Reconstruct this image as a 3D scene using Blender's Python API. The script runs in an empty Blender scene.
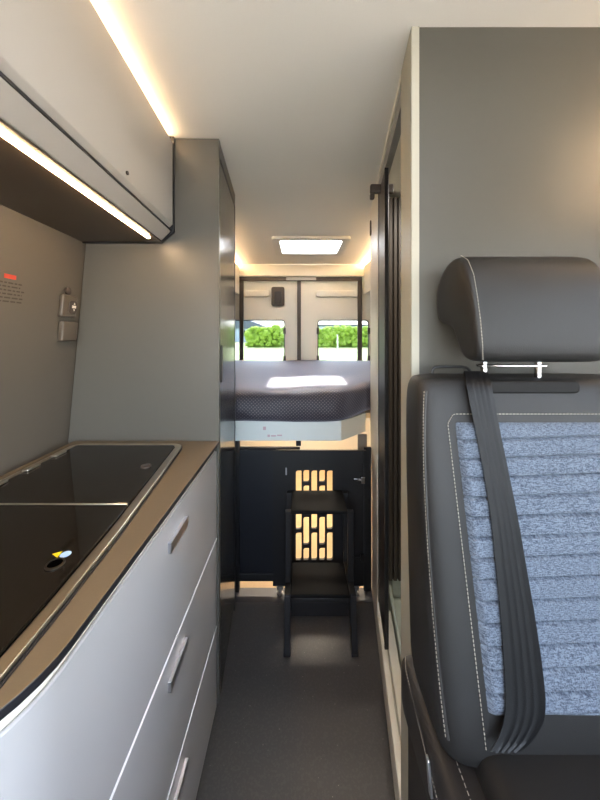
import bpy, bmesh, math, random
from mathutils import Vector
random.seed(7)
S = bpy.context.scene
COL = S.collection
F = 320.0; CZ = 1.24; HX = 300.0; HY = 333.0      # focal length in px, camera height, vanishing point

# ------------------------------------------------------------------ helpers
def lin(h):
    h = h.lstrip('#'); c = [int(h[i:i+2], 16)/255 for i in (0, 2, 4)]
    return tuple((x/12.92 if x <= .04045 else ((x+.055)/1.055)**2.4) for x in c) + (1,)

def mat(name, col, rough=.5, metal=0, noise=0, nscale=40, bump=0, bscale=200, spec=.5, coat=0, sheen=0, col2=None):
    m = bpy.data.materials.new(name); m.use_nodes = True
    nt = m.node_tree; b = nt.nodes['Principled BSDF']
    c = lin(col)
    b.inputs['Base Color'].default_value = c
    b.inputs['Roughness'].default_value = rough
    b.inputs['Metallic'].default_value = metal
    b.inputs['Specular IOR Level'].default_value = spec
    b.inputs['Coat Weight'].default_value = coat
    b.inputs['Coat Roughness'].default_value = .08
    b.inputs['Sheen Weight'].default_value = sheen
    tc = nt.nodes.new('ShaderNodeTexCoord')
    if noise:
        n = nt.nodes.new('ShaderNodeTexNoise'); n.inputs['Scale'].default_value = nscale; n.inputs['Detail'].default_value = 4
        nt.links.new(tc.outputs['Object'], n.inputs['Vector'])
        mx = nt.nodes.new('ShaderNodeMix'); mx.data_type = 'RGBA'
        if col2: c2 = lin(col2)
        else: c2 = tuple(max(0, x*(1-noise)) for x in c[:3]) + (1,)
        mx.inputs['A'].default_value = c; mx.inputs['B'].default_value = c2
        nt.links.new(n.outputs['Fac'], mx.inputs['Factor'])
        nt.links.new(mx.outputs['Result'], b.inputs['Base Color'])
    if bump:
        n2 = nt.nodes.new('ShaderNodeTexNoise'); n2.inputs['Scale'].default_value = bscale; n2.inputs['Detail'].default_value = 5
        nt.links.new(tc.outputs['Object'], n2.inputs['Vector'])
        bp = nt.nodes.new('ShaderNodeBump'); bp.inputs['Strength'].default_value = bump; bp.inputs['Distance'].default_value = .002
        nt.links.new(n2.outputs['Fac'], bp.inputs['Height'])
        nt.links.new(bp.outputs['Normal'], b.inputs['Normal'])
    return m

def emis(name, col, strength):
    m = bpy.data.materials.new(name); m.use_nodes = True
    nt = m.node_tree; nt.nodes.clear()
    e = nt.nodes.new('ShaderNodeEmission'); e.inputs['Color'].default_value = col; e.inputs['Strength'].default_value = strength
    o = nt.nodes.new('ShaderNodeOutputMaterial'); nt.links.new(e.outputs[0], o.inputs[0])
    return m

def pane_mat(name, tint, refl):
    m = bpy.data.materials.new(name); m.use_nodes = True
    nt = m.node_tree; nt.nodes.clear()
    t = nt.nodes.new('ShaderNodeBsdfTransparent'); t.inputs['Color'].default_value = tint
    g = nt.nodes.new('ShaderNodeBsdfGlossy'); g.inputs['Roughness'].default_value = .02
    fr = nt.nodes.new('ShaderNodeFresnel'); fr.inputs['IOR'].default_value = 1.45
    mul = nt.nodes.new('ShaderNodeMath'); mul.operation = 'MULTIPLY'; mul.inputs[1].default_value = refl
    mx = nt.nodes.new('ShaderNodeMixShader'); o = nt.nodes.new('ShaderNodeOutputMaterial')
    nt.links.new(fr.outputs[0], mul.inputs[0]); nt.links.new(mul.outputs[0], mx.inputs[0])
    nt.links.new(t.outputs[0], mx.inputs[1]); nt.links.new(g.outputs[0], mx.inputs[2]); nt.links.new(mx.outputs[0], o.inputs[0])
    return m

class MB:
    def __init__(s): s.v = []; s.f = []
    def add(s, vs, fs):
        o = len(s.v); s.v += [tuple(v) for v in vs]; s.f += [tuple(i+o for i in f) for f in fs]; return s
    def box(s, x0, x1, y0, y1, z0, z1):
        vs = [(x, y, z) for z in (z0, z1) for y in (y0, y1) for x in (x0, x1)]
        return s.add(vs, [(0,2,3,1),(4,5,7,6),(0,1,5,4),(2,6,7,3),(0,4,6,2),(1,3,7,5)])
    def prism(s, pts, lo, hi, axis='z'):
        """closed polygon extruded along an axis; pts are the two other coordinates in xyz order"""
        n = len(pts)
        def P(p, t):
            a, b = p
            return (a, b, t) if axis == 'z' else ((a, t, b) if axis == 'y' else (t, a, b))
        vs = [P(p, lo) for p in pts] + [P(p, hi) for p in pts]
        fs = [tuple(range(n))[::-1], tuple(range(n, 2*n))]
        fs += [(i, (i+1) % n, n+(i+1) % n, n+i) for i in range(n)]
        return s.add(vs, fs)
    def hexa(s, p):          # eight corners: lower four counter-clockwise, then upper four
        return s.add(p, [(3,2,1,0),(4,5,6,7),(0,1,5,4),(1,2,6,5),(2,3,7,6),(3,0,4,7)])
    def rings(s, rings, cap=True, closed=True):
        n = len(rings[0]); vs = [p for r in rings for p in r]; fs = []
        for k in range(len(rings)-1):
            for i in range(n if closed else n-1):
                j = (i+1) % n
                fs.append((k*n+i, k*n+j, (k+1)*n+j, (k+1)*n+i))
        if cap and closed:
            fs.append(tuple(range(n))[::-1]); fs.append(tuple((len(rings)-1)*n+i for i in range(n)))
        return s.add(vs, fs)
    def tube(s, pts, r, n=8, closed=False):
        pts = [Vector(p) for p in pts]; rings = []; m = len(pts); prev = None
        for i, p in enumerate(pts):
            if closed: d = pts[(i+1) % m]-pts[i-1]
            else: d = pts[min(i+1, m-1)]-pts[max(i-1, 0)]
            d.normalize()
            if prev is None: a = d.orthogonal().normalized()
            else: a = (prev - d*prev.dot(d)).normalized()
            prev = a; b = d.cross(a)
            rings.append([tuple(p + (a*math.cos(t)+b*math.sin(t))*r) for t in [2*math.pi*k/n for k in range(n)]])
        if closed: rings.append(rings[0])
        return s.rings(rings, cap=not closed)
    def lathe(s, c, prof, axis=(0,0,1), n=24, sx=1):
        c = Vector(c); ax = Vector(axis).normalized(); a = ax.orthogonal().normalized(); b = ax.cross(a)
        return s.rings([[tuple(c+ax*h+(a*math.cos(t)+b*math.sin(t))*r) for t in [2*math.pi*k/n for k in range(n)]] for r, h in prof])
    def grid(s, fn, nu, nv):
        vs = [fn(i/nu, j/nv) for j in range(nv+1) for i in range(nu+1)]
        fs = [(j*(nu+1)+i, j*(nu+1)+i+1, (j+1)*(nu+1)+i+1, (j+1)*(nu+1)+i) for j in range(nv) for i in range(nu)]
        return s.add(vs, fs)
    def build(s, name, m, parent=None, bevel=0, seg=2, sub=0, ang=35, fix=True):
        me = bpy.data.meshes.new(name)
        if parent is not None: org = Vector(parent['_o'])
        else:
            xs, ys, zs = zip(*s.v); org = Vector(((min(xs)+max(xs))/2, (min(ys)+max(ys))/2, min(zs)))
        me.from_pydata([tuple(Vector(v)-org) for v in s.v], [], s.f); me.update()
        if fix:
            bm = bmesh.new(); bm.from_mesh(me); bmesh.ops.remove_doubles(bm, verts=bm.verts, dist=1e-6)
            bmesh.ops.recalc_face_normals(bm, faces=bm.faces); bm.to_mesh(me); bm.free()
        me.materials.append(m)
        for p in me.polygons: p.use_smooth = True
        me.set_sharp_from_angle(angle=math.radians(ang))
        o = bpy.data.objects.new(name, me); COL.objects.link(o)
        if parent is not None: o.parent = parent
        else: o.location = org
        o['_o'] = tuple(org)
        if bevel:
            b = o.modifiers.new('bevel', 'BEVEL'); b.width = bevel; b.segments = seg; b.limit_method = 'ANGLE'; b.angle_limit = math.radians(40)
        if sub:
            b = o.modifiers.new('sub', 'SUBSURF'); b.levels = sub; b.render_levels = sub
        return o

def tag(o, label, cat, group=None, kind=None):
    o['label'] = label; o['category'] = cat
    if group: o['group'] = group
    if kind: o['kind'] = kind
    return o
def thing(name, label, cat, loc, group=None):
    o = bpy.data.objects.new(name, None); o.empty_display_size = .05; COL.objects.link(o); o.location = loc; o['_o'] = tuple(loc)
    return tag(o, label, cat, group)
def struct(o, label=None, cat=None):
    o['kind'] = 'structure'
    if label: o['label'] = label
    if cat: o['category'] = cat
    return o
def fillet(pts, rad, n=6):
    out = []; N = len(pts)
    for i, p in enumerate(pts):
        r = rad[i] if isinstance(rad, (list, tuple)) else rad
        p = Vector(p).to_2d() if len(p) > 2 else Vector(p)
        a = Vector(pts[i-1])-p; b = Vector(pts[(i+1) % N])-p
        if r <= 1e-6: out.append(tuple(p)); continue
        an = a.angle(b); t = min(r/math.tan(an/2), a.length*.49, b.length*.49)
        A = p+a.normalized()*t; B = p+b.normalized()*t
        for k in range(n+1):
            u = k/n; out.append(tuple(A*(1-u)**2+p*2*u*(1-u)*1.0+B*u*u))
    return out
def rrect(x0, x1, y0, y1, r, n=6): return fillet([(x0,y0),(x1,y0),(x1,y1),(x0,y1)], r, n)
def inset(pts, d):
    """shrink a counter-clockwise polygon"""
    out = []; N = len(pts)
    for i in range(N):
        p = Vector(pts[i]); a = (p-Vector(pts[i-1])); b = (Vector(pts[(i+1) % N])-p)
        if a.length < 1e-9 or b.length < 1e-9: out.append(tuple(p)); continue
        na = Vector((-a.y, a.x)).normalized(); nb = Vector((-b.y, b.x)).normalized()
        k = (na+nb); k = k/max(.3, k.length_squared)*2
        out.append(tuple(p+k*d))
    return out
def plate(outer, holes, t):
    """flat plate with holes in the local xy plane, thickness t centred on zero -> (verts, faces)"""
    cu = bpy.data.curves.new('tmp', 'CURVE'); cu.dimensions = '2D'; cu.fill_mode = 'BOTH'; cu.extrude = t/2
    for pl in [outer]+holes:
        sp = cu.splines.new('POLY'); sp.points.add(len(pl)-1); sp.use_cyclic_u = True
        for q, p in zip(sp.points, pl): q.co = (p[0], p[1], 0, 1)
    o = bpy.data.objects.new('tmp', cu); COL.objects.link(o)
    dg = bpy.context.evaluated_depsgraph_get(); dg.update()
    me = bpy.data.meshes.new_from_object(o.evaluated_get(dg))
    vs = [tuple(v.co) for v in me.vertices]; fs = [tuple(p.vertices) for p in me.polygons]
    bpy.data.objects.remove(o); bpy.data.curves.remove(cu); bpy.data.meshes.remove(me)
    return vs, fs
def X(px, Y): return (px-HX)/F*Y
def Z(py, Y): return CZ-(py-HY)/F*Y
def rw(Y): return .1394+.134*Y                       # aisle face of the shower wall
def lw(Y, z): return -.747-.05*(Y-1.026)+max(0, z-.895)*.0902   # leaning van wall on the left

# ------------------------------------------------------------------ materials
M = {}
M['ceil'] = mat('ceiling_fabric', '#e4dfd4', .9, noise=.04, nscale=300, bump=.1, bscale=600)
M['grey'] = mat('grey_laminate', '#55534d', .42, noise=.05, nscale=60)
M['greyp'] = mat('grey_partition', '#4e4c45', .4, noise=.05, nscale=60)
M['wallgrey'] = mat('grey_wall_board', '#57524a', .5, noise=.05, nscale=60)
M['white'] = mat('white_lacquer', '#a19f9e', .3, noise=.02, nscale=5)
M['cream'] = mat('cream_laminate', '#d8d3c4', .4, noise=.03, nscale=8)
M['creamdoor'] = mat('cream_lid', '#a8a298', .45, noise=.03, nscale=8)
M['top'] = mat('brown_grey_worktop', '#655743', .38, noise=.15, nscale=400, bump=.05, bscale=800)
M['black'] = mat('black_edge', '#17171a', .45, noise=.1, nscale=30)
M['blackmetal'] = mat('black_powder_coat', '#141416', .5, noise=.15, nscale=200, bump=.1, bscale=900)
M['navy'] = mat('navy_black_board', '#10131b', .5, noise=.1, nscale=30)
M['gloss'] = mat('dark_gloss_front', '#34332f', .16, noise=.05, nscale=20)
M['glass'] = mat('dark_glass_lid', '#15110c', .06, spec=.5, noise=.1, nscale=3)
M['tread'] = mat('matt_black_tread', '#0a0a0a', .75, noise=.2, nscale=200, bump=.2, bscale=900, spec=.25)
M['steel'] = mat('brushed_steel', '#d6cfc0', .28, 1, noise=.1, nscale=60)
M['ringm'] = mat('dark_ring', '#6b6356', .3, 1, noise=.05)
M['hole'] = mat('black_hole', '#020202', .9, spec=0, noise=.1)
M['lipgrey'] = mat('grey_latch', '#8f8f8b', .5, noise=.05)
M['highlight'] = mat('white_highlight', '#f4f4f2', .3, noise=.02)
M['jamb'] = mat('cream_edge', '#a8a596', .5, noise=.03, spec=.3)
M['alu'] = mat('satin_aluminium', '#c9c9cc', .35, 1, noise=.06, nscale=90)
M['chrome'] = mat('chrome', '#a6a6a6', .1, 1, noise=.03, nscale=20)
M['brown'] = mat('brown_plastic', '#3c332c', .5, noise=.1, nscale=40)
M['plastic'] = mat('taupe_plastic', '#544c42', .4, noise=.06, nscale=40)
M['symbol'] = mat('pale_print', '#e6e2da', .5, noise=.03)
M['red'] = mat('red_print', '#b8402e', .6, noise=.05)
M['ink'] = mat('dark_print', '#3c362f', .7, noise=.1)
M['yellow'] = mat('yellow_sticker', '#f2cf1c', .5, noise=.05)
M['blue'] = mat('blue_sticker', '#a6c6ee', .4, noise=.05)
M['faded'] = mat('faded_red_print', '#c3a8b0', .6, noise=.1)
M['wood'] = mat('pale_birch', '#d9b98c', .6, noise=.18, nscale=14)
M['bedboard'] = mat('pale_bed_board', '#d3dad9', .4, noise=.04, nscale=10)
M['leather'] = mat('grey_leather', '#201f1e', .5, spec=.35, noise=.12, nscale=60, bump=.2, bscale=1100)
M['leather2'] = mat('dark_leather', '#221f1d', .5, noise=.12, nscale=60, bump=.2, bscale=1100)
M['pocket'] = mat('dark_pocket', '#131211', .6, noise=.1, spec=.2)
M['thread'] = mat('pale_thread', '#a8a193', .7, noise=.1)
M['belt'] = mat('black_webbing', '#070708', .5, noise=.2, nscale=300, bump=.2, bscale=900, spec=.3)
M['tambour'] = mat('dark_tambour', '#4a4038', .5, noise=.12, nscale=30)
M['tray'] = mat('shower_tray', '#c9cfc2', .3, noise=.04, nscale=10)
M['hedge'] = mat('hedge_leaves', '#a5bf45', .8, noise=.6, nscale=3, col2='#6f9130')
M['lawn'] = mat('pale_lawn', '#a3ad7c', .95, noise=.3, nscale=.5, col2='#93a06a')
M['paving'] = mat('pale_concrete_paving', '#b9b5ae', .9, noise=.15, nscale=2)
M['house'] = mat('pale_blue_wall', '#b9c4d6', .8, noise=.05, nscale=1)
M['roof'] = mat('slate_roof', '#6b7180', .8, noise=.2, nscale=2)
M['paint'] = mat('painted_post', '#eeeeee', .6, noise=.05)
M['pane'] = pane_mat('window_pane', (.97, .98, .99, 1), .8)
M['tint'] = pane_mat('tinted_pane', (.41, .43, .44, 1), .8)  # tint added to the rear glass to dim the bright outdoors
def frosted():
    m = bpy.data.materials.new('frosted_acrylic'); m.use_nodes = True; nt = m.node_tree; nt.nodes.clear()
    t = nt.nodes.new('ShaderNodeBsdfTransparent'); l = nt.nodes.new('ShaderNodeBsdfTranslucent'); l.inputs['Color'].default_value = (.95, .95, .95, 1)
    mx = nt.nodes.new('ShaderNodeMixShader'); mx.inputs[0].default_value = .2; o = nt.nodes.new('ShaderNodeOutputMaterial')
    nt.links.new(t.outputs[0], mx.inputs[1]); nt.links.new(l.outputs[0], mx.inputs[2]); nt.links.new(mx.outputs[0], o.inputs[0]); return m
M['dome'] = frosted()
WARM = (1, .66, .36, 1)
M['led'] = emis('warm_led', WARM, 50)
M['ledtop'] = emis('warm_led_cove', WARM, 10)
M['ledrear'] = emis('warm_led_rear', WARM, 70)
M['garagelamp'] = emis('garage_lamp', (1, .87, .70, 1), 22)

def floor_mat():
    m = mat('speckled_vinyl', '#3b3a3a', .42, bump=.1, bscale=500)
    nt = m.node_tree; b = nt.nodes['Principled BSDF']; tc = [n for n in nt.nodes if n.type == 'TEX_COORD'][0]
    v = nt.nodes.new('ShaderNodeTexVoronoi'); v.inputs['Scale'].default_value = 70
    nt.links.new(tc.outputs['Object'], v.inputs['Vector'])
    r = nt.nodes.new('ShaderNodeValToRGB'); r.color_ramp.elements[0].position = .06; r.color_ramp.elements[1].position = .1
    r.color_ramp.elements[0].color = lin('#a39d92'); r.color_ramp.elements[1].color = lin('#565350')
    n = nt.nodes.new('ShaderNodeTexNoise'); n.inputs['Scale'].default_value = 160; nt.links.new(tc.outputs['Object'], n.inputs['Vector'])
    mx = nt.nodes.new('ShaderNodeMix'); mx.data_type = 'RGBA'; mx.inputs['A'].default_value = lin('#4f4c4a')
    r2 = nt.nodes.new('ShaderNodeValToRGB'); r2.color_ramp.elements[0].position = .5; r2.color_ramp.elements[1].position = .62
    nt.links.new(n.outputs['Fac'], r2.inputs[0]); nt.links.new(r2.outputs[0], mx.inputs['Factor'])
    nt.links.new(v.outputs['Distance'], r.inputs[0]); nt.links.new(r.outputs[0], mx.inputs['B'])
    nt.links.new(mx.outputs['Result'], b.inputs['Base Color'])
    return m
M['floor'] = floor_mat()

def dot_fabric():
    m = mat('dotted_fabric', '#4a464c', .58, sheen=.5)
    m.node_tree.nodes['Principled BSDF'].inputs['Sheen Tint'].default_value = (.75, .78, 1, 1)
    nt = m.node_tree; b = nt.nodes['Principled BSDF']; tc = [n for n in nt.nodes if n.type == 'TEX_COORD'][0]
    uv = nt.nodes.new('ShaderNodeUVMap'); sc = nt.nodes.new('ShaderNodeMapping'); sc.inputs['Scale'].default_value = (1, 1, 1)
    nt.links.new(uv.outputs[0], sc.inputs[0])
    v = nt.nodes.new('ShaderNodeTexVoronoi'); v.voronoi_dimensions = '2D'; v.inputs['Scale'].default_value = 88; v.inputs['Randomness'].default_value = 0
    sc.inputs['Rotation'].default_value = (0, 0, math.radians(45))
    nt.links.new(sc.outputs[0], v.inputs['Vector'])
    r = nt.nodes.new('ShaderNodeValToRGB'); r.color_ramp.elements[0].position = .2; r.color_ramp.elements[1].position = .3
    r.color_ramp.elements[0].color = lin('#625c60'); r.color_ramp.elements[1].color = lin('#242230')
    nt.links.new(v.outputs['Distance'], r.inputs[0]); nt.links.new(r.outputs[0], b.inputs['Base Color'])
    return m
M['mattress'] = dot_fabric()

def weave():
    m = mat('blue_grey_weave', '#7f8ea6', .9, sheen=.1)
    nt = m.node_tree; b = nt.nodes['Principled BSDF']; tc = [n for n in nt.nodes if n.type == 'TEX_COORD'][0]
    outs = []
    for sc in ((170, 20, 900), (700, 20, 650)):
        mp = nt.nodes.new('ShaderNodeMapping'); mp.inputs['Scale'].default_value = sc; nt.links.new(tc.outputs['Object'], mp.inputs[0])
        n = nt.nodes.new('ShaderNodeTexNoise'); n.inputs['Scale'].default_value = 1; n.inputs['Detail'].default_value = 2
        nt.links.new(mp.outputs[0], n.inputs['Vector']); outs.append(n)
    ad = nt.nodes.new('ShaderNodeMath'); ad.operation = 'ADD'; nt.links.new(outs[0].outputs['Fac'], ad.inputs[0]); nt.links.new(outs[1].outputs['Fac'], ad.inputs[1])
    r = nt.nodes.new('ShaderNodeValToRGB'); e = r.color_ramp.elements
    r.color_ramp.elements[0].position = .38; r.color_ramp.elements[1].position = .62
    e[0].color = lin('#27303f'); e[1].color = lin('#68727f')
    hf = nt.nodes.new('ShaderNodeMath'); hf.operation = 'MULTIPLY'; hf.inputs[1].default_value = .5; nt.links.new(ad.outputs[0], hf.inputs[0])
    nt.links.new(hf.outputs[0], r.inputs[0]); nt.links.new(r.outputs[0], b.inputs['Base Color'])
    bp = nt.nodes.new('ShaderNodeBump'); bp.inputs['Strength'].default_value = .05; bp.inputs['Distance'].default_value = .0006
    nt.links.new(hf.outputs[0], bp.inputs['Height']); nt.links.new(bp.outputs[0], b.inputs['Normal'])
    return m
M['weave'] = weave()

# ------------------------------------------------------------------ the setting
CEIL = 1.865; YB = 3.0; YF = -.9; XR = .97
fl = MB().box(-.95, XR+.03, YF, 1.47, -.04, 0).build('floor', M['floor']); struct(fl)
gf = MB().box(-.95, XR+.03, 1.556, YB+.03, -.04, 0).build('floor_garage', M['wood']); struct(gf)
tr = MB().box(-.95, XR+.03, 1.47, 1.556, -.04, .001).build('trim_1', mat('grey_floor_strip', '#48484b', .45, noise=.1, nscale=50)); struct(tr)

HX0, HX1, HY0, HY1 = -.14, .285, 2.10, 2.46           # roof hatch opening
mb = MB(); vs, fs = plate([(-.98, YF), (XR+.05, YF), (XR+.05, YB+.05), (-.98, YB+.05)], [rrect(HX0, HX1, HY0, HY1, .03), rrect(-.15, .45, -.55, -.05, .03)], .05)  # front opening is unseen, added to let in more daylight
mb.add([(x, y, z+CEIL+.025) for x, y, z in vs], fs); struct(mb.build('ceiling', M['ceil']))

mb = MB()
zs = [-.04, .895, CEIL]
prof = lambda Y: [(lw(Y, z), z) for z in zs]
rings = []
for Y in (YF, YB+.04):
    p = prof(Y); ring = [(x, Y, z) for x, z in p] + [(lw(Y, CEIL)-.05, Y, CEIL), (lw(Y, .895)-.05, Y, .895), (lw(Y, -.04)-.05, Y, -.04)]
    rings.append(ring)
mb.rings(rings); struct(mb.build('wall_left', M['wallgrey'], ang=3))

# right van wall with the dinette side window
mb = MB(); vs, fs = plate([(YF, -.04), (YB+.04, -.04), (YB+.04, CEIL), (YF, CEIL)], [rrect(-.75, .30, .95, 1.55, .06)], .04)
mb.add([(XR+.02+z, x, y) for x, y, z in vs], fs); struct(mb.build('wall_right', M['cream']))
mb = MB(); vs, fs = plate(rrect(-.78, .33, .92, 1.58, .08), [rrect(-.73, .28, .97, 1.53, .05)], .02)
mb.add([(XR-.008+z, x, y) for x, y, z in vs], fs); wf = struct(mb.build('window_1', M['black']))
MB().prism(rrect(-.74, .29, .96, 1.54, .05), XR-.006, XR-.002, 'x').build('window_pane', M['pane'], wf)

# cab end behind the camera: bulkhead with the windscreen opening
mb = MB(); vs, fs = plate([(-.86, -.04), (XR+.04, -.04), (XR+.04, CEIL), (-.86, CEIL)], [rrect(-.70, .78, .85, 1.55, .08)], .03)
mb.add([(x, YF-.017-z, y) for x, y, z in vs], fs); ff = struct(mb.build('wall_front', M['greyp']))
MB().prism(rrect(-.71, .79, .84, 1.56, .08), YF-.034, YF-.030, 'y').build('windscreen', M['pane'], ff)

# partition behind the seat, shower wall
MB().box(.243, XR-.002, .654, .672, 0, CEIL).build('wall_partition', M['greyp'])
struct(bpy.data.objects['wall_partition'])
T = .03
def wseg(mb, Y0, Y1, z0, z1, off=0, t=T):
    mb.hexa([(rw(Y0)+off, Y0, z0), (rw(Y0)+off+t, Y0, z0), (rw(Y1)+off+t, Y1, z0), (rw(Y1)+off, Y1, z0),
             (rw(Y0)+off, Y0, z1), (rw(Y0)+off+t, Y0, z1), (rw(Y1)+off+t, Y1, z1), (rw(Y1)+off, Y1, z1)])
    return mb
mb = MB(); mb.hexa([(.2275,.652,0),(.2430,.652,0),(.2430,.66,0),(.2285,.66,0),(.2275,.652,CEIL),(.2430,.652,CEIL),(.2430,.66,CEIL),(.2285,.66,CEIL)])
wseg(mb, .66, .768, 0, CEIL, 0, .014)
struct(mb.build('wall_shower_front', M['jamb']))
mb = wseg(MB(), 1.288, 1.62, 0, CEIL)
mb.box(rw(1.62)+.031, XR-.003, 1.60, 1.62, 0, CEIL)
struct(mb.build('wall_shower_rear', M['cream']))
struct(wseg(MB(), .769, 1.287, 1.845, CEIL).build('trim_2', M['cream']))
mb = wseg(MB(), .769, 1.287, 0, .10, 0, .022); wseg(mb, .769, 1.287, .0, .125, .0225, .03)
struct(mb.build('trim_3', M['cream'], bevel=.003))
# head rail of the sliding door
hr = wseg(MB(), .77, 1.286, 1.80, 1.844, .004, .02).build('trim_4', mat('grey_rail', '#8e8d88', .4, noise=.05)); struct(hr)

# rear doors, header
hd = MB().box(-.9, XR-.003, 2.90, 2.93, 1.757, CEIL-.001).build('trim_5', M['cream'], bevel=.004); struct(hd)
YD = 3.0
def rear_door(name, x0, x1, wx0, wx1, gx0, gx1):
    vs, fs = plate([(x0, 0), (x1, 0), (x1, 1.83), (x0, 1.83)], [rrect(wx0, wx1, .88, 1.362, .035)], .05)
    mb = MB().add([(x, YD+.025-z, y) for x, y, z in vs], fs)
    d = struct(mb.build(name, M['cream'], bevel=.004))
    g = MB().prism(rrect(wx0-.004, wx1+.004, .876, 1.366, .035), YD+.03, YD+.034, 'y').build('window_pane', M['tint'], d)
    vs, fs = plate(rrect(wx0-.003, wx1+.003, .877, 1.365, .038), [rrect(wx0+.008, wx1-.008, .888, 1.354, .03)], .016)
    MB().add([(x, YD+.012-z, y) for x, y, z in vs], fs).build('window_seal', M['black'], d)
    # moulded upper step of the door lining
    mb = MB()
    mb.prism(rrect(gx0-.02, gx1+.02, Z(297, YD), Z(291, YD), .02), YD-.03, YD+.002, 'y')
    mb.build('lining_step', M['cream'], d, bevel=.004)
    for wx in (wx0+.004, wx1-.004):
        for z in (1.26, 1.0):
            MB().box(wx-.012, wx+.012, YD-.018, YD+.004, z-.03, z+.03).build('blind_clip', M['brown'], d, bevel=.004)
    return d
d1 = rear_door('door_1', -.9, -.008, X(231, YD), X(285, YD), X(244, YD), X(267, YD))
d2 = rear_door('door_2', -.006, XR-.004, X(317.5, YD), X(369, YD), X(318, YD), X(357, YD))
h = MB().prism(rrect(X(271.5, 2.98), X(284.5, 2.98), Z(306, 2.98), Z(287, 2.98), .02), 2.965, 2.999, 'y').build('door_handle', M['brown'], d1, bevel=.005)
MB().prism(rrect(X(274.5, 2.96), X(281.5, 2.96), Z(303, 2.96), Z(291.5, 2.96), .012), 2.952, 2.967, 'y').build('lever', M['black'], d1, bevel=.004)

# ------------------------------------------------------------------ kitchen
def kplan(xf, y1, y0s=.36, R=.14, back=-.70):
    pts = [(back, y1), (back, y0s-R)]
    for k in range(13):
        a = -math.pi/2+k/12*math.pi/2
        pts.append((xf-R+R*math.cos(a), y0s+R*math.sin(a)))
    pts.append((xf, y1))
    return pts                                        # counter-clockwise
XF = -.2655
kc = thing('kitchen_cabinet', 'white kitchen base cabinet with three handled drawers under the brown worktop', 'cabinet', (-.48, .6, 0))
MB().prism(kplan(XF-.006, 1.021, back=-.715), .048, .882).build('body', M['cream'], kc)
MB().prism(kplan(XF-.05, 1.021, back=-.715), 0, .047).build('plinth', M['black'], kc)
def strip_front(xf, y1, z0, z1, t):
    R = .14; o = []
    outer = kplan(xf, y1)[2:]; inner = [(x, y) for x, y in kplan(xf-t, y1, R=R-t)[2:]]
    return MB().prism(inner[::-1]+outer, z0, z1)
for (z0, z1) in ((.588, .864), (.308, .584), (.050, .304)):
    d = strip_front(XF, 1.020, z0, z1, .006).build('drawer', M['white'], kc, bevel=.0025)
    if z1 < .8: strip_front(XF+.0012, 1.020, z1+.0002, z1+.0028, .008).build('edge_highlight', M['highlight'], d)  # near-white strip painted as light catching the drawer's top edge
    zt = z1-.047
    mb = MB()
    zc0, zc1 = zt-.022, zt
    mb.box(XF-.002, XF+.007, .644, .741, zc1-.004, zc1)          # flat bar handle: lip, face, end returns
    mb.box(XF+.0045, XF+.007, .644, .741, zc0, zc1)
    mb.box(XF-.002, XF+.006, .644, .648, zc0, zc1); mb.box(XF-.002, XF+.006, .737, .741, zc0, zc1)
    mb.build('handle', M['alu'], d, bevel=.001)

wt = MB().prism(kplan(-.2575, 1.024, back=-.722), .8835, .895).build('worktop', M['top'], bevel=.0012)
wt.data.materials.append(M['black'])
for p in wt.data.polygons:
    if abs(p.normal.z) < .5: p.material_index = 1
tag(wt, 'brown-grey kitchen worktop with black edge and rounded near corner on the white drawers', 'worktop')

# combined hob and sink with two dark glass lids
outl = [(-.686, .975), (-.686, .22), (-.30, .22), (-.293, .31), (-.297, .40), (-.308, .55), (-.331, .76), (-.355, .975)]
rad = [.035, .04, .04, .0, .0, .0, .0, .035]
o0 = fillet(outl, rad)
hob = thing('hob_sink_unit', 'hob and sink unit with dark glass lids and steel rim let into worktop', 'hob', (-.5, .6, .895))
MB().prism(inset(o0, -.003), .8955, .8975).build('gasket', M['black'], hob)
def ring_mesh(a, b, z0, z1):
    n = len(a); mb = MB()
    mb.rings([[(x, y, z0) for x, y in a], [(x, y, z1) for x, y in a], [(x, y, z1) for x, y in b], [(x, y, z0) for x, y in b], [(x, y, z0) for x, y in a]], cap=False)
    return mb
ring_mesh(o0, inset(o0, .017), .8975, .9035).build('rim', M['steel'], hob, bevel=.0015)
MB().prism(inset(o0, .0165), .8975, .8995).build('well_floor', M['black'], hob)
def lid(y0, y1, name):
    i = inset(o0, .0195)
    def clip(pts, keep, yv):
        out = []
        for k in range(len(pts)):
            a, b = pts[k], pts[(k+1) % len(pts)]
            if keep(a[1]): out.append(a)
            if keep(a[1]) != keep(b[1]):
                t = (yv-a[1])/(b[1]-a[1]); out.append((a[0]+t*(b[0]-a[0]), yv))
        return out
    q = clip(clip(i, lambda v: v >= y0, y0), lambda v: v <= y1, y1)
    return MB().prism(q, .9000, .9055).build(name, M['glass'], hob, bevel=.0012)
LB = .627
lf = lid(LB+.004, 1.2, 'lid'); ln = lid(0, LB-.004, 'lid')
MB().box(-.668, -.338, LB-.002, LB+.002, .9003, .9062).build('lid_edge_trim', M['steel'], hob, bevel=.001)
for y in (.70, .79, .88, .46, .36):
    MB().box(-.672, -.655, y-.02, y+.02, .9055, .911).build('hinge', M['steel'], hob, bevel=.002)
kx, ky = X(55, .335*F/(565-HY)), .335*F/(565-HY)
MB().lathe((kx, ky, .9056), [(.0122, 0), (.0122, .002), (.0098, .0024), (.0098, .0003)], n=32).build('finger_ring', M['ringm'], ln)
MB().lathe((kx, ky, .9060), [(.0096, 0), (.0096, .0006), (.0, .0006)], n=24).build('finger_hole', M['hole'], ln)
kx2, ky2 = X(146, .335*F/(467-HY)), .335*F/(467-HY)
MB().lathe((kx2, ky2, .9056), [(.012, 0), (.012, .003), (.009, .0035), (.008, .001), (.0, .0008)], n=32).build('finger_ring', M['brown'], lf)
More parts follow.
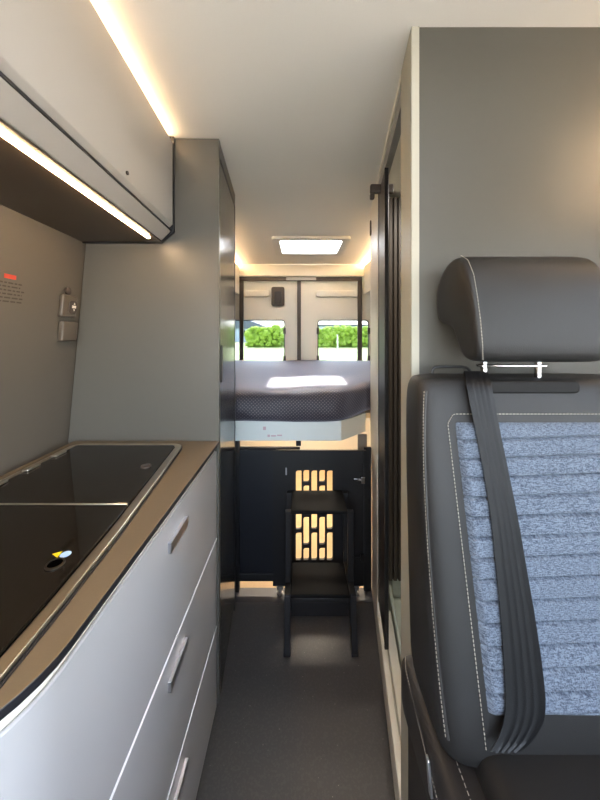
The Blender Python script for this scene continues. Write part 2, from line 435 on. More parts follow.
def hp(px, py): Y = .3344*F/(py-HY); return (X(px, Y), Y)
t3 = [hp(52, 554.2), hp(62.5, 551.2), hp(57, 557.8)]
MB().prism(t3, .9056, .9060).build('warning_triangle', M['yellow'], ln)
c = Vector(hp(65.5, 554.4)); MB().lathe((c.x, c.y, .9056), [(.0075, 0), (.0075, .0004), (0, .0004)]).build('round_sticker', M['blue'], ln)

# ------------------------------------------------------------------ overhead cabinet
def ocx(Y): return -.349-.053*Y
oc = thing('overhead_cabinet', 'cream overhead kitchen cabinet with flap door below ceiling LED strip', 'cabinet', (-.55, .4, 1.53))
Y0, Y1 = -.55, 1.012
def run(prof, y0=Y0, y1=Y1):
    """profile of (offset from door face, z) swept along the slightly turned cabinet"""
    return MB().rings([[(ocx(y)+dx, y, z) for dx, z in prof] for y in (y0, y1)])
run([(-.29, 1.534), (-.034, 1.534), (-.006, 1.562), (-.021, 1.562), (-.021, 1.842), (-.29, 1.842)]).build('body', M['creamdoor'], oc)
run([(-.019, 1.578), (-.010, 1.5725), (0, 1.583), (0, 1.843), (-.019, 1.843)]).build('flap_door', M['creamdoor'], oc, bevel=.0015)
run([(-.29, 1.529), (-.037, 1.529), (-.037, 1.5335), (-.29, 1.5335)]).build('bottom_panel', mat('brown_underside', '#43392f', .4, noise=.1, nscale=20), oc)
run([(-.29, 1.526), (-.037, 1.526), (.003, 1.561), (.003, 1.862), (-.29, 1.862)], 1.0125, 1.0225).build('end_panel', M['black'], oc)
run([(-.0205, 1.5625), (-.004, 1.5625), (-.0085, 1.5715), (-.0205, 1.577)]).build('shadow_gap', M['black'], oc)
yk = .714; MB().lathe((ocx(yk)+.0002, yk, 1.597), [(.0045, 0), (.0045, .003), (0, .003)], axis=(1, 0, 0), n=16).build('lock_button', M['brown'], oc)
def strip(name, prof, y0, y1, m, fn=ocx):
    return MB().rings([[(fn(y)+dx, y, z) for dx, z in prof] for y in (y0, y1)]).build(name, m)
l1 = strip('led_strip', [(-.060, 1.5255), (-.053, 1.5255), (-.053, 1.529), (-.060, 1.529)], Y0, .965, M['led'])
tag(l1, 'warm lit LED strip along the underside of the overhead cabinet', 'LED strip')
l2 = strip('led_strip', [(-.013, 1.8435), (-.006, 1.8435), (-.006, 1.851), (-.013, 1.851)], Y0, 1.008, M['ledtop'])
tag(l2, 'warm lit LED strip where the overhead cabinet meets the ceiling', 'LED strip')

# ------------------------------------------------------------------ wardrobe
def wx(Y): return -.18-.078*Y
wd = thing('wardrobe', 'tall grey wardrobe with dark glossy aisle door beyond the worktop', 'wardrobe', (-.5, 1.23, 0))
yn, yf = 1.026, 1.44
def wpoly(y0, y1, off0, off1=None, back=None):
    return [(wx(y0)+off0, y0), (wx(y1)+off0, y1), (back if back else wx(y1)-.4, y1), (back if back else wx(y0)-.4, y0)]
MB().prism([(lw(yn+.018, 0)+.004, .05), (wx(yn), .05), (wx(yn), CEIL-.002), (lw(yn, CEIL)+.004, CEIL-.002), (lw(yn, .895)+.004, .895)], yn, yn+.018, 'y').build('side_panel', M['grey'], wd)
MB().prism([(wx(yn+.019)-.02, yn+.019), (wx(yf)-.02, yf), (-.68, yf), (-.68, yn+.019)], .0, CEIL-.003).build('body', M['black'], wd)
MB().prism([(wx(yn+.019), yn+.019), (wx(yf), yf), (wx(yf)-.0195, yf), (wx(yn+.019)-.0195, yn+.019)], 1.815, CEIL-.003).build('top_rail', M['grey'], wd)
dr = MB().prism([(wx(yn+.022), yn+.022), (wx(yf-.012), yf-.012), (wx(yf-.012)-.0195, yf-.012), (wx(yn+.022)-.0195, yn+.022)], .04, 1.80).build('door', M['gloss'], wd, bevel=.002)
MB().prism([(wx(yf-.011)+.001, yf-.011), (wx(yf)+.001, yf), (wx(yf)-.0195, yf), (wx(yf-.011)-.0195, yf-.011)], .0, 1.81).build('edge_strip', M['black'], wd)
MB().rings([[(wx(y)+dx, y, z) for y, z in rrect(1.053, 1.078, 1.075, 1.20, .012)] for dx in (.0002, .004)]).build('handle', M['black'], dr, bevel=.001)

# ------------------------------------------------------------------ fittings on the left wall
def wallpt(Y, z, off): return (lw(Y, z)+off, Y, z)
def wallplate(pts, o0, o1):
    return MB().rings([[wallpt(y, z, o) for y, z in pts] for o in (o0, o1)])
wl = thing('warning_label', 'printed notice with red heading and dark text lines on the grey wall', 'label', wallpt(.78, 1.32, 0))
def wz(px, py):
    Y = .7
    for _ in range(6): Y = lw(Y, Z(py, Y))/((px-HX)/F)
    return Y, Z(py, Y)
ya, za = wz(4, 275); yb_, zb = wz(16, 277.5)
wallplate([(ya, za-.006), (yb_, zb-.006), (yb_, zb+.004), (ya, za+.004)], .0003, .0008).build('heading', M['red'], wl)
for k in range(6):
    y = ya-.055; z = za-.016-k*.0088
    mb = MB()
    end = yb_+.024 + random.uniform(-.01, .006)
    if k == 5: end = yb_+.022
    while y < end:
        L = random.choice([.007, .010, .014, .017])
        mb.rings([[wallpt(a, b, o) for a, b in [(y, z-.0017), (min(y+L, end), z-.0017), (min(y+L, end), z+.0017), (y, z+.0017)]] for o in (.0003, .0006)])
        y += L+.004
    mb.build('text_line', M['ink'], wl)
def wall_box(name, px0, px1, py0, py1, d, m, parent=None, r=.006, bevel=.003, off=.0004):
    yA, zA = wz((px0+px1)/2, (py0+py1)/2)
    y0, _ = wz(px0, (py0+py1)/2); y1, _ = wz(px1, (py0+py1)/2)
    z1, z0 = Z(py0, yA), Z(py1, yA)
    if y0 > y1: y0, y1 = y1, y0
    return wallplate(rrect(y0, y1, z0, z1, r), off, off+d).build(name, m, parent, bevel=bevel)
sk = thing('light_switch', 'taupe rocker light switch with pale symbol on the wall beside the wardrobe panel', 'switch', wallpt(.96, 1.30, 0))
wall_box('plate', 58.5, 73, 295.5, 317, .012, M['plastic'], sk)
wall_box('rocker', 64, 72, 301, 313.5, .004, M['brown'], sk, r=.012, off=.013)
yA, zA = wz(68.5, 307)
mb = MB()
for pts in ([(-.009, -.004), (.009, -.004), (.009, .004), (-.009, .004)], [(-.003, .007), (.004, .007), (.001, .013)], [(-.003, -.007), (.001, -.013), (.004, -.007)]):
    mb.rings([[wallpt(yA+a, zA+b, o) for a, b in pts] for o in (.0172, .0176)])
mb.build('symbol', M['symbol'], sk)
cv = wall_box('socket_cover', 57.5, 72, 321.5, 341, .016, M['plastic']); tag(cv, 'plain taupe socket cover box on the wall just below the light switch', 'socket')
yA, zA = wz(67, 291); bt = MB().lathe(wallpt(yA, zA, .0004), [(.011, 0), (.011, .006), (.008, .008), (0, .008)], axis=(1, 0, 0)).build('push_button', M['brown'])
tag(bt, 'small round dark button on the wall just above the light switch', 'button')

# ------------------------------------------------------------------ bed
fx, fy, fz0, fz1 = .193, 1.50, .734, .828
bd = thing('bed', 'fixed rear bed base with pale front board under the dotted mattress', 'bed', (0, 2.2, .70))
MB().prism([(-.78, fy), (fx, fy), (fx+.004, fy+.02), (-.78, fy+.02)], fz0, fz1).build('front_board', M['bedboard'], bd, bevel=.002)
MB().prism([(fx+.001, fy), (.338, 1.645), (.338, 1.672), (fx+.005, fy+.021)], fz0, fz1).build('corner_board', M['cream'], bd, bevel=.002)
MB().prism([(-.78, fy+.021), (.20, fy+.021), (.34, 1.675), (.93, 1.675), (.93, 2.93), (-.80, 2.93)], .795, .822).build('base_board', M['wood'], bd)
for (a, b, c_, d_) in ((263, 266, 426.5, 430), (267.5, 270, 434.5, 437), (271, 276, 435, 436.5), (277, 282, 434.5, 436)):
    MB().box(X(a, fy), X(b, fy), fy-.0012, fy-.0003, Z(d_, fy), Z(c_, fy)).build('printed_mark', M['faded'], bd)

# mattress: front outline with cut corner, rounded edge, gentle sag
out = [(-.77, 1.478), (.195, 1.478), (.345, 1.635)]
pl = []
for a, b, n in ((0, 1, 48), (1, 2, 12)):
    for k in range(n): u = k/n; pl.append((out[a][0]*(1-u)+out[b][0]*u, out[a][1]*(1-u)+out[b][1]*u))
pl.append(out[2])
sm = [Vector(p) for p in pl]
for _ in range(6): sm = [sm[0]]+[(sm[i-1]+sm[i]*2+sm[i+1])/4 for i in range(1, len(sm)-1)]+[sm[-1]]
mb = MB(); rows = []
prof = [(.03, .829), (.006, .832), (-.004, .845), (-.008, .87), (-.006, .90), (0, .925), (.012, .947), (.03, .960), (.06, .967), (.11, .970), (.2, .972)]
L = 0; uvs = []
for i, p in enumerate(sm):
    t = i/(len(sm)-1)
    if i: L += (sm[i]-sm[i-1]).length
    col = []; s_ = 0; prev = None
    for k, (dy, z) in enumerate(prof):
        wv = .006*math.sin(p.x*17+k*.9)+.004*math.sin(p.x*41-k*.6)
        amp = max(0, 1-abs(k-4)/4.5)
        yy = p.y+dy+wv*amp
        zz = z+(.004*math.sin(p.x*13) if k > 4 else 0) + (.02*t**6 if k > 1 else .012*t**6) - (.006*math.exp(-((p.x-.05)/.15)**2) if k <= 3 else 0)
        q = Vector((p.x, yy, zz)); s_ += (q-prev).length if prev else 0; prev = q
        col.append(tuple(q)); uvs.append((L, s_))
    for k in range(1, 13):
        u = k/12; yy = p.y+.2+(2.918-p.y-.2)*u
        zz = .972+.018*math.sin(u*math.pi*.5)+.003*math.sin(p.x*9+u*7)+.004*math.sin(p.x*13)*(1-u)+.02*t**6*(1-u)
        q = Vector((p.x, yy, zz)); s_ += (q-prev).length; prev = q
        col.append(tuple(q)); uvs.append((L, s_))
    for q in ((p.x, 2.928, .96), (p.x, 2.928, .83)): col.append(q); s_ += .05; uvs.append((L, s_))
    rows.append(col)
# right flank beyond the shower wall, tucked to the van side
for xx in (.5, .7, .93):
    col = []
    for (x, y, z) in rows[len(sm)-1]: col.append((xx, y if y > 1.7 else 1.665+(y-1.635)*1.0, z))
    L += .2; rows.append(col); uvs += [(L, uvs[k][1]) for k in range(len(col))]
nn = len(rows[0]); mb.rings(rows, cap=True, closed=True)
mt = mb.build('mattress', M['mattress'], fix=False, ang=80)
bm = bmesh.new(); bm.from_mesh(mt.data); bmesh.ops.recalc_face_normals(bm, faces=bm.faces)
ul = bm.loops.layers.uv.new('UVMap'); bm.verts.ensure_lookup_table()
for f in bm.faces:
    for l in f.loops: l[ul].uv = uvs[l.vert.index]
bm.to_mesh(mt.data); bm.free()
tag(mt, 'dark dotted mattress lying on the rear bed base below the rear windows', 'mattress')

# ------------------------------------------------------------------ under-bed front
ub = thing('storage_front', 'black under-bed storage front with slotted hinged door behind the step stool', 'cabinet', (0, 1.53, 0))
MB().box(-.74, X(276, 1.54), 1.54, 1.555, .075, .676).build('panel', M['navy'], ub, bevel=.002)
mb = MB(); mb.box(-.74, X(276, 1.535), 1.53, 1.557, .052, .088); mb.box(-.74, X(300, 1.55), 1.545, 1.56, .677, .688)
mb.box(X(296, 1.55), X(301, 1.55), 1.558, 1.575, .689, .733); mb.box(X(364, 1.535), X(371.4, 1.535), 1.534, 1.55, .002, .69); mb.box(X(237, 1.54)-.02, X(239.5, 1.54), 1.528, 1.56, .0, .733)
mb.build('frame', M['blackmetal'], ub, bevel=.002)
YS = 1.52
MB().box(X(358, 1.6), X(367, 1.6), 1.60, 1.612, .60, .732).build('end_bracket', mat('grey_brown_board', '#7c7468', .5, noise=.1), ub)
holes = []
def slot(pxc, py0, py1):
    x = X(pxc, YS-.006); w = 5.6/F*YS/2; z0, z1 = Z(py1, YS-.006), Z(py0, YS-.006)
    return fillet([(x-w, z0), (x+w, z0), (x+w, z1), (x-w, z1)], [.003, .011, .003, .011], 5)
for i, pc in enumerate((298.7, 306.3, 314.3, 322.2, 329.8)):
    if i % 2 == 0: rows_ = ((470.6, 498), (501.6, 529), (532.6, 560))
    else: rows_ = ((470.2, 482), (485.6, 513.4), (517, 544.4), (548, 560))
    for a, b in rows_: holes.append(slot(pc, a, b))
xa, xb = X(273, YS), X(366, YS)
vs, fs = plate([(xa, .043), (xb, .043), (xb, .684), (xa, .684)], holes, .012)
dd = MB().add([(x, YS-z, y) for x, y, z in vs], fs).build('slotted_door', M['blackmetal'], ub)
mb = MB()
MB().box(xb-.012, xb, 1.510, 1.5135, .043, .684).build('edge_flange', M['blackmetal'], dd)
for py in (478.5, 556):
    z = Z(py, YS); m_ = MB().box(X(353, YS), X(363.5, YS), 1.504, 1.5135, z-.006, z+.006); m_.box(X(360, YS), X(364, YS), 1.500, 1.5135, z-.016, z+.016)
    m_.build('hinge', M['chrome'] if py < 500 else M['blackmetal'], dd, bevel=.002)
MB().box(X(285.5, YS), X(287, YS), 1.508, 1.5135, Z(474, YS), Z(467, YS)).build('latch', M['alu'], dd, bevel=.001)
for px in (280, 355.5):
    x = X(px, YS); MB().lathe((x, YS, .0015), [(.016, 0), (.016, .006), (.008, .010), (.008, .026), (.017, .028), (.017, .042)], n=16).build('levelling_foot', M['alu'], ub)

# ------------------------------------------------------------------ step stool
st = thing('step_stool', 'black metal two-step stool standing before the slotted door', 'step stool', (.085, 1.38, 0))
sx0, sx1 = X(288, 1.27), X(352.5, 1.27)
MB().box(sx0+.009, sx1-.009, 1.33, 1.508, .485, .50).build('tread', M['tread'], st, bevel=.004)
MB().box(sx0+.009, sx1-.009, 1.27, 1.452, .185, .20).build('tread', M['tread'], st, bevel=.004)
def bar(x0, x1, ya0, ya1, za, yb0, yb1, zb):
    return MB().hexa([(x0, ya0, za), (x1, ya0, za), (x1, ya1, za), (x0, ya1, za), (x0, yb0, zb), (x1, yb0, zb), (x1, yb1, zb), (x0, yb1, zb)])
for x0, x1 in ((sx0-.014, sx0+.010), (sx1-.010, sx1+.014)):
    bar(x0, x1, 1.225, 1.268, .004, 1.265, 1.30, .20).build('front_leg', M['blackmetal'], st, bevel=.002)
    bar(x0, x1, 1.325, 1.345, .206, 1.325, 1.345, .50).build('upper_leg', M['blackmetal'], st, bevel=.002)
    bar(x0, x1, 1.43, 1.45, .004, 1.48, 1.50, .50).build('rear_leg', M['blackmetal'], st, bevel=.002)
    MB().box(x0, x1, 1.266, 1.45, .184, .205).build('side_rail', M['blackmetal'], st, bevel=.002)
    MB().box(x0-.001, x1+.001, 1.222, 1.271, 0, .01).build('rubber_foot', M['black'], st, bevel=.002)
    MB().box(x0-.001, x1+.001, 1.428, 1.452, 0, .01).build('rubber_foot', M['black'], st, bevel=.002)
MB().box(sx0+.011, sx1-.011, 1.303, 1.311, .085, .165).build('cross_plate', M['blackmetal'], st, bevel=.002)
MB().box(sx0+.011, sx1-.011, 1.272, 1.280, .166, .184).build('tread_lip', M['blackmetal'], st, bevel=.002)

# ------------------------------------------------------------------ shower compartment
mb = MB()
ty0, ty1 = .70, 1.585
mb.prism([(rw(ty0)+.06, ty0), (XR-.01, ty0), (XR-.01, ty1), (rw(ty1)+.06, ty1)], 0.001, .05)
def rim(y0, y1, x0a, x0b, x1a, x1b, z1):
    mb.hexa([(x0a, y0, .05), (x1a, y0, .05), (x1b, y1, .05), (x0b, y1, .05), (x0a, y0, z1), (x1a, y0, z1), (x1b, y1, z1), (x0b, y1, z1)])
rim(ty0, ty1, rw(ty0)+.06, rw(ty1)+.06, rw(ty0)+.075, rw(ty1)+.075, .125)
rim(1.44, ty1, rw(1.44)+.077, rw(ty1)+.077, XR-.01, XR-.01, .14)
tag(mb.build('shower_tray', M['tray'], bevel=.008), 'pale shower tray on the floor inside the shower doorway', 'shower tray')
# ribbed tambour wall inside
mb = MB(); pts = []; x = rw(1.42)+.062
while x < XR-.02:
    pts += [(x, 1.425), (x+.003, 1.413), (x+.016, 1.413), (x+.019, 1.425)]; x += .021
pts += [(pts[-1][0], 1.436), (pts[0][0], 1.436)]
tb = mb.prism(pts, .145, 1.84).build('tambour_panel', M['tambour']); tag(tb, 'dark brown ribbed panel at the back of the shower compartment', 'panel')
sd = thing('sliding_door', 'black sliding shower door leaf pushed back in the doorway', 'door', (rw(1.17)+.005, 1.17, .175))
wseg(MB(), 1.085, 1.262, .175, 1.797, .003, .010).build('leaf', M['black'], sd, bevel=.002)
wseg(MB(), 1.263, 1.278, .175, 1.797, .001, .022).build('edge_post', M['black'], sd, bevel=.002)
wseg(MB(), 1.075, 1.0845, .175, 1.797, .001, .014).build('edge_strip', M['black'], sd, bevel=.002)
lt = thing('door_latch', 'brown door catch at the top of the shower door frame', 'latch', (rw(1.24), 1.24, 1.77))
z0 = 1.765
MB().box(.264, .352, 1.196, 1.215, z0, z0+.034).build('catch', M['brown'], lt, bevel=.005)
MB().box(.264, .280, 1.196, 1.215, z0-.022, z0-.0005).build('hook', M['brown'], lt, bevel=.004)
ov = MB().rings([[(rw(y)-o, y, z) for y, z in rrect(1.555, 1.60, Z(236, 1.58), Z(221, 1.58), .02)] for o in (.0003, .006)]).build('wall_catch', M['brown'], bevel=.002)
tag(ov, 'small dark oval catch high on the cream shower wall', 'catch')

# ------------------------------------------------------------------ roof hatch
rh = thing('roof_hatch', 'bright roof hatch with cream frame in the ceiling above the bed', 'roof window', ((HX0+HX1)/2, (HY0+HY1)/2, CEIL))
vs, fs = plate(rrect(HX0-.045, HX1+.045, HY0-.045, HY1+.045, .03), [rrect(HX0+.004, HX1-.004, HY0+.004, HY1-.004, .03)], .018)
MB().add([(x, y, z+CEIL-.0095) for x, y, z in vs], fs).build('frame', M['cream'], rh, bevel=.003)
a = rrect(HX0+.002, HX1-.002, HY0+.002, HY1-.002, .03); b = rrect(HX0-.02, HX1+.02, HY0-.02, HY1+.02, .03)
ring_mesh(b, a, CEIL+.0505, CEIL+.075).build('roof_collar', M['cream'], rh)
MB().prism(inset(a, .004), CEIL-.004, CEIL-.001).build('pane', M['dome'], rh)

# ------------------------------------------------------------------ insect screen frame at the rear
fs_ = thing('insect_screen', 'dark brown screen frame with three uprights in front of the rear doors', 'screen', (0, 2.95, .995))
YP = 2.95
for a, b in ((239.5, 243.5), (297.2, 301), (357.6, 362)):
    MB().box(X(a, YP), X(b, YP), YP-.008, YP+.01, .60, Z(281, YP)).build('upright', M['brown'], fs_, bevel=.002)
MB().box(X(239.5, YP), X(362, YP), YP-.011, YP+.011, Z(281, YP), 1.7565).build('top_bar', M['brown'], fs_, bevel=.002)
MB().box(X(286, 2.93), X(316, 2.93), 2.918, 2.938, Z(280.5, 2.93), 1.7562).build('latch_bar', M['lipgrey'], fs_, bevel=.003)

# rear overhead lockers
def locker(x0, x1, label):
    o = thing('overhead_locker', label, 'cabinet', ((x0+x1)/2, 2.3, 1.585), 'rear overhead lockers')
    MB().box(x0, x1, 1.70, 2.885, 1.585, 1.84).build('body', M['cream'], o, bevel=.003)
    fxx = (x1, x1+.014) if x0 < 0 else (x0-.014, x0)
    for k in range(2):
        y = 1.705+k*.59; MB().box(fxx[0]+.0005, fxx[1]+.0005 if x0 < 0 else fxx[1]-.0005, y, y+.585, 1.588, 1.837).build('flap_door', M['cream'], o, bevel=.002)
locker(lw(2.9, 1.84)+.01, -.562, 'cream overhead locker on the left side above the rear bed')
locker(.588, XR-.01, 'cream overhead locker on the right side above the rear bed')
for xx, lb in ((-.575, 'warm LED strip glowing above the left rear locker'), (.60, 'warm LED strip glowing above the right rear locker')):
    tag(MB().box(xx-.006, xx+.006, 1.71, 2.88, 1.8415, 1.8475).build('led_strip', M['ledrear']), lb, 'LED strip', None)
gl = MB().box(-.45, .45, 2.25, 2.33, .775, .7945).build('garage_lamp', M['garagelamp']); tag(gl, 'warm storage lamp glowing under the bed base behind the slotted door', 'lamp')

# ------------------------------------------------------------------ seat
def yfr(z): return .42+(z-.686)*.2058
def solve(py):                                        # depth of the backrest front on a pixel row
    Y = .5
    for _ in range(20): Y = yfr(Z(py, Y))
    return Y, Z(py, Y)
SX0, SX1 = .190, .575
seat = thing('passenger_seat', 'grey leather van seat with blue ribbed fabric back and headrest', 'seat', (.38, .3, 0))
rings = []
rowsz = [(.640, .55), (.648, .8), (.665, .95), (.70, 1), (.76, 1), (.84, 1), (.92, 1), (1.0, 1), (1.08, 1), (1.12, 1), (1.14, .985), (1.154, .93), (1.163, .82), (1.1665, .6)]
N = 40
for z, k in rowsz:
    y0 = yfr(z); y1 = y0+.178-.165*(z-.64)
    yc, hy = (y0+y1)/2, (y1-y0)/2*k; xc, hx = (SX0+SX1)/2, (SX1-SX0)/2-(1-k)*.05
    if z > 1.0: hx -= .006*((z-1.0)/.17)**2
    ring = []
    for i in range(N):
        a = 2*math.pi*i/N; c_, s_ = math.cos(a), math.sin(a); e = .28
        ring.append((xc+hx*math.copysign(abs(c_)**e, c_), yc+hy*math.copysign(abs(s_)**(e*1.4), s_), z))
    rings.append(ring)
br = MB().rings(rings).build('backrest', M['leather'], seat, sub=1, ang=80)
# fabric centre with horizontal quilting
zt, zb_ = 1.0995, .728; xl0, xl1, xr_ = .252, .244, .523
nr = 14
def fab(u, v):
    z = zb_+(zt-zb_)*v; x0 = xl0+(xl1-xl0)*v; x = x0+(xr_-x0)*u
    q = abs(math.sin(math.pi*(v*nr-.35*u)))
    ed = min(u, 1-u)/.03; ed2 = min(v, 1-v)/.03; e = min(1, max(0, ed))*min(1, max(0, ed2))
    return (x, yfr(z)+.003-.011*e**.4*(.28+.72*min(1, q*2.6)**.6), z)
MB().grid(fab, 60, 420).build('fabric_panel', M['weave'], seat, ang=80, fix=False)
def stitch(name, fn, n, parent, r=.0006):
    mb = MB(); P = [Vector(fn(i/n)) for i in range(n+1)]
    for i in range(0, n, 1):
        a, b = P[i], P[i+1]; mb.tube([a+(b-a)*.12, a+(b-a)*.7], r, 5)
    return mb.build(name, M['thread'], parent)
def edge_pt(z, deg, o=0):
    y0 = yfr(z); y1 = y0+.178-.165*(z-.64); yc, hy = (y0+y1)/2, (y1-y0)/2; xc, hx = (SX0+SX1)/2, (SX1-SX0)/2
    if z > 1.0: hx -= .006*((z-1.0)/.17)**2
    a = math.radians(deg); c_, s_ = math.cos(a), math.sin(a)
    return (xc-(hx+o)*abs(c_)**.28, yc-(hy+o)*abs(s_)**.392, z)
def s1(t): z = 1.145-.46*t; return edge_pt(z, 203+10*(2*t-1)**2, -.0002)
stitch('stitching', s1, 90, seat)
def s2(t):
    if t < .35: u = t/.35; z = zt+.012; return (.50-(.50-.243)*u, yfr(z)-.0002, z)
    if t < .39: u = (t-.35)/.04; z = zt+.012-.014*u; return (.243-.010*u, yfr(z)-.0002, z)
    u = (t-.39)/.61; z = zt-.002-(zt-.002-.69)*u; return (.233+.012*u, yfr(z)-.0002, z)
stitch('stitching', s2, 130, seat)
# piping between front and side of the bolster
MB().tube([edge_pt(1.145-.02*i, 206+10*(2*i/23-1)**2, -.0012) for i in range(24)], .0022, 6).build('piping', M['leather2'], seat)
# dark pocket for the headrest posts
def slotp(px0, px1): return rrect(X(px0, .52), X(px1, .52), 1.142, 1.163, .010)
MB().prism(slotp(479, 578), yfr(1.152)-.0015, yfr(1.152)+.012, 'y').build('post_pocket', M['pocket'], seat, bevel=.003)
# headrest with rolled top
hp_ = [(.505, 1.197), (.503, 1.22), (.504, 1.26), (.508, 1.30), (.514, 1.335), (.528, 1.361), (.55, 1.374), (.58, 1.373), (.612, 1.36), (.638, 1.335), (.649, 1.305), (.648, 1.278), (.642, 1.264), (.625, 1.257), (.600, 1.2545), (.586, 1.251), (.578, 1.24), (.571, 1.222), (.558, 1.2), (.547, 1.193), (.525, 1.191)]
cy = sum(p[0] for p in hp_)/len(hp_); cz = sum(p[1] for p in hp_)/len(hp_)
rings = []; hx0, hx1 = .268, .500
for xo, k in ((0, .5), (.001, .91), (.004, .965), (.010, .99), (.02, 1), (.08, 1), (.113, 1)):
    rings.append([(hx0+xo+(.012*(1.365-z)/.17), cy+(y-cy)*k, cz+(z-cz)*k) for y, z in hp_])
for xo, k in ((.08, 1), (.03, 1), (.016, .99), (.008, .96), (.003, .9), (0, .8)):
    rings.append([(hx1-xo, cy+(y-cy)*k, cz+(z-cz)*k) for y, z in hp_])
hrst = MB().rings(rings).build('headrest', M['leather'], seat, sub=1, ang=80)
def s3(t):
    pts = hp_[0:7]; f = t*(len(pts)-1); i = min(int(f), len(pts)-2); u = f-i
    y = pts[i][0]*(1-u)+pts[i+1][0]*u; z = pts[i][1]*(1-u)+pts[i+1][1]*u
    k = .997; return (hx0+.009+.012*(1.365-z)/.17, cy+(y-cy)*k, cz+(z-cz)*k)
stitch('stitching', s3, 44, hrst)
for px in (484, 538):
    x = X(px, .54); MB().lathe((x, .54, 1.150), [(.0055, 0), (.0055, .05)], n=16).build('post', M['chrome'], hrst)
MB().prism(fillet([(X(477, .54), .529), (X(546, .54), .529), (X(546, .54), .551), (X(477, .54), .551)], .011), 1.1835, 1.1875).build('post_plate', M['chrome'], hrst, bevel=.001)
lp = []
for px, py in ((432, 377), (432.5, 371), (435, 368.8), (440, 368.3), (461, 368.3), (466, 369), (469.5, 371.5), (470.5, 377)): lp.append((X(px, .60), .60, Z(py-1.5, .60)))
MB().tube(lp, .0028, 8).build('wire_loop', M['blackmetal'], seat)
# cushion
def cushion_rings(x0, x1, z0, z1, y0, y1, r):
    rr = []
    for k, (y, s_) in enumerate([(y0, .7), (y0+.006, .9), (y0+.02, 1), ((y0+y1)/2, 1), (y1-.02, 1), (y1-.006, .92), (y1, .7)]):
        xc, zc = (x0+x1)/2, (z0+z1)/2
        rr.append([(xc+(x-xc)*(1-(1-s_)*.1), y, zc+(z-zc)*s_) for x, z in rrect(x0, x1, z0, z1, r, 5)])
    return rr
MB().rings(cushion_rings(.187, .578, .54, .648, -.06, .60, .022)).build('cushion_base', M['leather2'], seat, ang=60)
MB().rings(cushion_rings(.236, .572, .60, .684, -.05, .44, .03)).build('cushion', M['leather'], seat, ang=60)
MB().box(.2, .57, -.02, .60, 0, .545).build('pedestal', M['leather2'], seat, bevel=.008)
def s4(t):
    P = [(.1935, .588, .646), (.1885, .57, .639), (.1872, .51, .625), (.1869, .475, .614), (.1868, .42, .602), (.1868, .2, .59), (.1868, 0, .588)]
    f = t*(len(P)-1); i = min(int(f), len(P)-2); return tuple(Vector(P[i]).lerp(Vector(P[i+1]), f-i))
stitch('stitching', s4, 84, seat)
stitch('stitching', lambda t: (.216, .50-.5*t, .6483), 70, seat)
lv = MB().hexa([(.1825, .447, .588), (.1868, .447, .588), (.1868, .455, .588), (.1825, .455, .588), (.1825, .458, .626), (.1868, .458, .626), (.1868, .467, .626), (.1825, .467, .626)]).build('recline_lever', M['alu'], seat, bevel=.001)

# seat belt lying over the backrest
bp_ = [(476, 376.5, 24), (479, 384, 25), (483, 405, 25), (489, 435, 24.5), (497, 475, 25), (505, 520, 27), (512, 570, 30.5), (518, 615, 34), (523, 660, 37.5), (526, 700, 40), (524, 722, 40), (516, 740, 36), (506, 752, 30)]
ctr = []
for px, py, w in bp_:
    Y, z = solve(py); Y -= .0125
    if py < 380: Y += .03; z = 1.176
    elif py < 390: Y += .004
    z = Z(py, Y) if py >= 380 else z
    ctr.append((Vector((X(px, Y), Y, z)), w/F*Y))
pts = []
for i in range(len(ctr)-1):                       # smooth interpolation
    p0 = ctr[max(i-1, 0)][0]; p1, p2 = ctr[i][0], ctr[i+1][0]; p3 = ctr[min(i+2, len(ctr)-1)][0]
    for k in range(6):
        t = k/6; q = .5*((2*p1)+(p2-p0)*t+(2*p0-5*p1+4*p2-p3)*t*t+(3*p1-p0-3*p2+p3)*t**3)
        pts.append((q, ctr[i][1]*(1-t)+ctr[i+1][1]*t))
pts.append(ctr[-1])
rings = []
for q, w in pts:
    n_ = 15; top = [(q.x-w/2+w*k/n_, q.y-(.0012 if k % 3 == 0 else 0) if 0 < k < n_ else q.y+.0006, q.z) for k in range(n_+1)]
    rings.append(top+[(q.x+w/2, q.y+.0018, q.z), (q.x-w/2, q.y+.0018, q.z)])
sb = MB().rings(rings).build('seat_belt', M['belt'], ang=60); tag(sb, 'black seat belt strap hanging down the front of the grey seat back', 'seat belt')

# ------------------------------------------------------------------ outside
def gz(Y): return -.6 if Y < 6 else (-.6+(Y-6)/24*.53 if Y < 30 else -.07)
struct(MB().box(-60, 60, -40, 6, -.7, -.6).build('ground_paving', M['paving']))
mb = MB(); ys = [6, 12, 18, 24, 30, 45, 90]
vs = [(x, y, gz(y)) for y in ys for x in (-60, 60)]
mb.add(vs, [(2*i, 2*i+1, 2*i+3, 2*i+2) for i in range(len(ys)-1)])
struct(mb.build('ground', M['lawn'], fix=False))
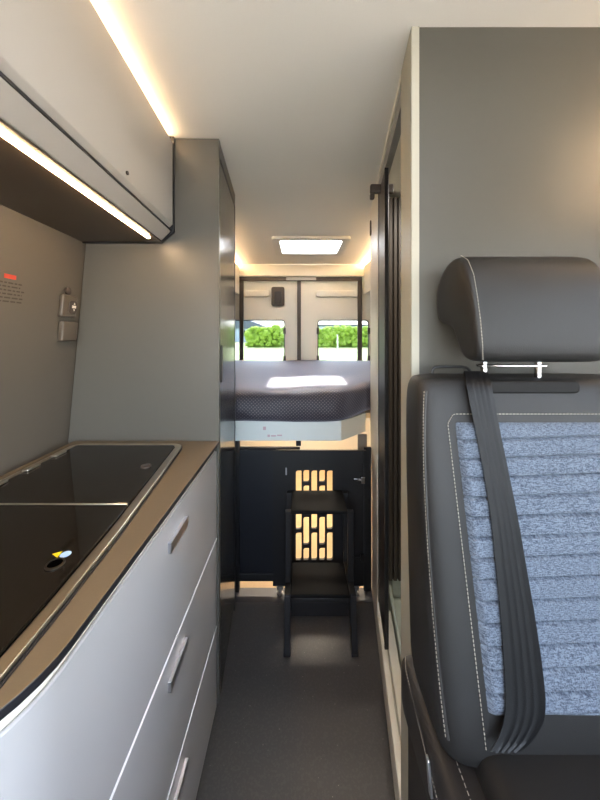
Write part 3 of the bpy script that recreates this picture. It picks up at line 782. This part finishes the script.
# hedge: leafy clumps over a core
mb = MB(); ico = bmesh.new(); bmesh.ops.create_icosphere(ico, subdivisions=2, radius=1)
iv = [v.co.copy() for v in ico.verts]; ifc = [tuple(v.index for v in f.verts) for f in ico.faces]; ico.free()
for i in range(900):
    x = random.uniform(-5.0, 9.0); y = 30+random.uniform(-.4, .5); z = random.uniform(.05, 1.72)+.08*math.sin(x*2.1); r = random.uniform(.15, .30)
    if x < -4.5: z *= .85
    mb.add([(x+v.x*r*random.uniform(.8, 1.15), y+v.y*r*random.uniform(.8, 1.15), z+v.z*r*random.uniform(.8, 1.15)) for v in iv], ifc)
mb.box(-4.9, 9, 29.9, 30.3, -.08, 1.5)
tag(mb.build('hedge', M['hedge'], fix=False, ang=180), 'bright green clipped hedge on the lawn seen through both rear windows', 'hedge')
bh = thing('house', 'pale blue-grey house behind the hedge seen through the left rear window', 'house', (-7.5, 46, -.07))
MB().box(-13, -4.6, 46, 52, -.08, 1.9).build('wall', M['house'], bh)
MB().prism([(-13.3, 1.905), (-4.3, 1.905), (-8.8, 3.6)], 45.7, 52.3, 'y').build('roof', M['roof'], bh)
for x in (-12, -10, -8, -6.2): MB().box(x-.4, x+.4, 45.93, 45.99, .8, 1.6).build('window', M['glass'], bh)
bh = thing('shed', 'low pale shed behind the hedge seen through the right rear window', 'shed', (7, 44, -.07))
MB().box(2.5, 12, 44, 47, -.08, 2.2).build('wall', M['house'], bh)
MB().box(2.3, 12.2, 43.8, 47.2, 2.205, 2.42).build('roof', M['roof'], bh)
po = MB().lathe((X(337.5, 26), 26, gz(26)-.02), [(.06, 0), (.06, 1.25), (.03, 1.28)], n=12).build('post', M['paint']); tag(po, 'slim white post on the lawn in front of the hedge', 'post')

# ------------------------------------------------------------------ light, sky, camera
w = bpy.data.worlds.new('sky'); S.world = w; w.use_nodes = True
nt = w.node_tree; bg = nt.nodes['Background']
sky = nt.nodes.new('ShaderNodeTexSky'); sky.sky_type = 'NISHITA'; sky.sun_disc = False
sky.sun_elevation = math.radians(58); sky.sun_rotation = math.radians(0); sky.air_density = 1; sky.dust_density = 2
hs = nt.nodes.new('ShaderNodeHueSaturation'); hs.inputs['Saturation'].default_value = .5
nt.links.new(sky.outputs[0], hs.inputs['Color']); nt.links.new(hs.outputs[0], bg.inputs['Color']); bg.inputs['Strength'].default_value = 1.5
al = bpy.data.lights.new('cove_light', 'AREA'); al.shape = 'RECTANGLE'; al.size = .03; al.size_y = .5; al.energy = 1.3; al.color = WARM[:3]
ao = bpy.data.objects.new('cove_light', al); COL.objects.link(ao); ao.location = (.92, .35, 1.845); ao.rotation_euler = Vector((-.5, .42, -.04)).to_track_quat('-Z', 'Y').to_euler()
bl = bpy.data.lights.new('shower_fill', 'AREA'); bl.shape = 'DISK'; bl.size = .12; bl.energy = 2.2; bl.color = (1, .93, .82)  # unseen fill lamp added to brighten the shower tray
bo = bpy.data.objects.new('shower_fill', bl); COL.objects.link(bo); bo.location = (.62, 1.1, 1.855)
sl = bpy.data.lights.new('sun', 'SUN'); sl.energy = 13; sl.angle = math.radians(.6); sl.color = (1, .95, .88)
so = bpy.data.objects.new('sun', sl); COL.objects.link(so)
dirv = Vector((-.04, -.55, -.97)); so.rotation_euler = dirv.to_track_quat('-Z', 'Y').to_euler(); so.location = (0, 6, 8)
cam = bpy.data.cameras.new('camera'); co = bpy.data.objects.new('camera', cam); COL.objects.link(co)
cam.sensor_fit = 'AUTO'; cam.sensor_width = 36; cam.lens = F/800*36; cam.clip_start = .01; cam.clip_end = 500
cam.shift_x = 0; cam.shift_y = -(400-HY)/800
co.location = (0, 0, CZ); co.rotation_euler = (math.pi/2, 0, 0)
S.camera = co
for o in bpy.data.objects:
    if '_o' in o: del o['_o']
S.view_settings.view_transform = 'Standard'; S.view_settings.look = 'None'; S.view_settings.gamma = 1
S.view_settings.use_curve_mapping = False; S.view_settings.exposure = 1.42
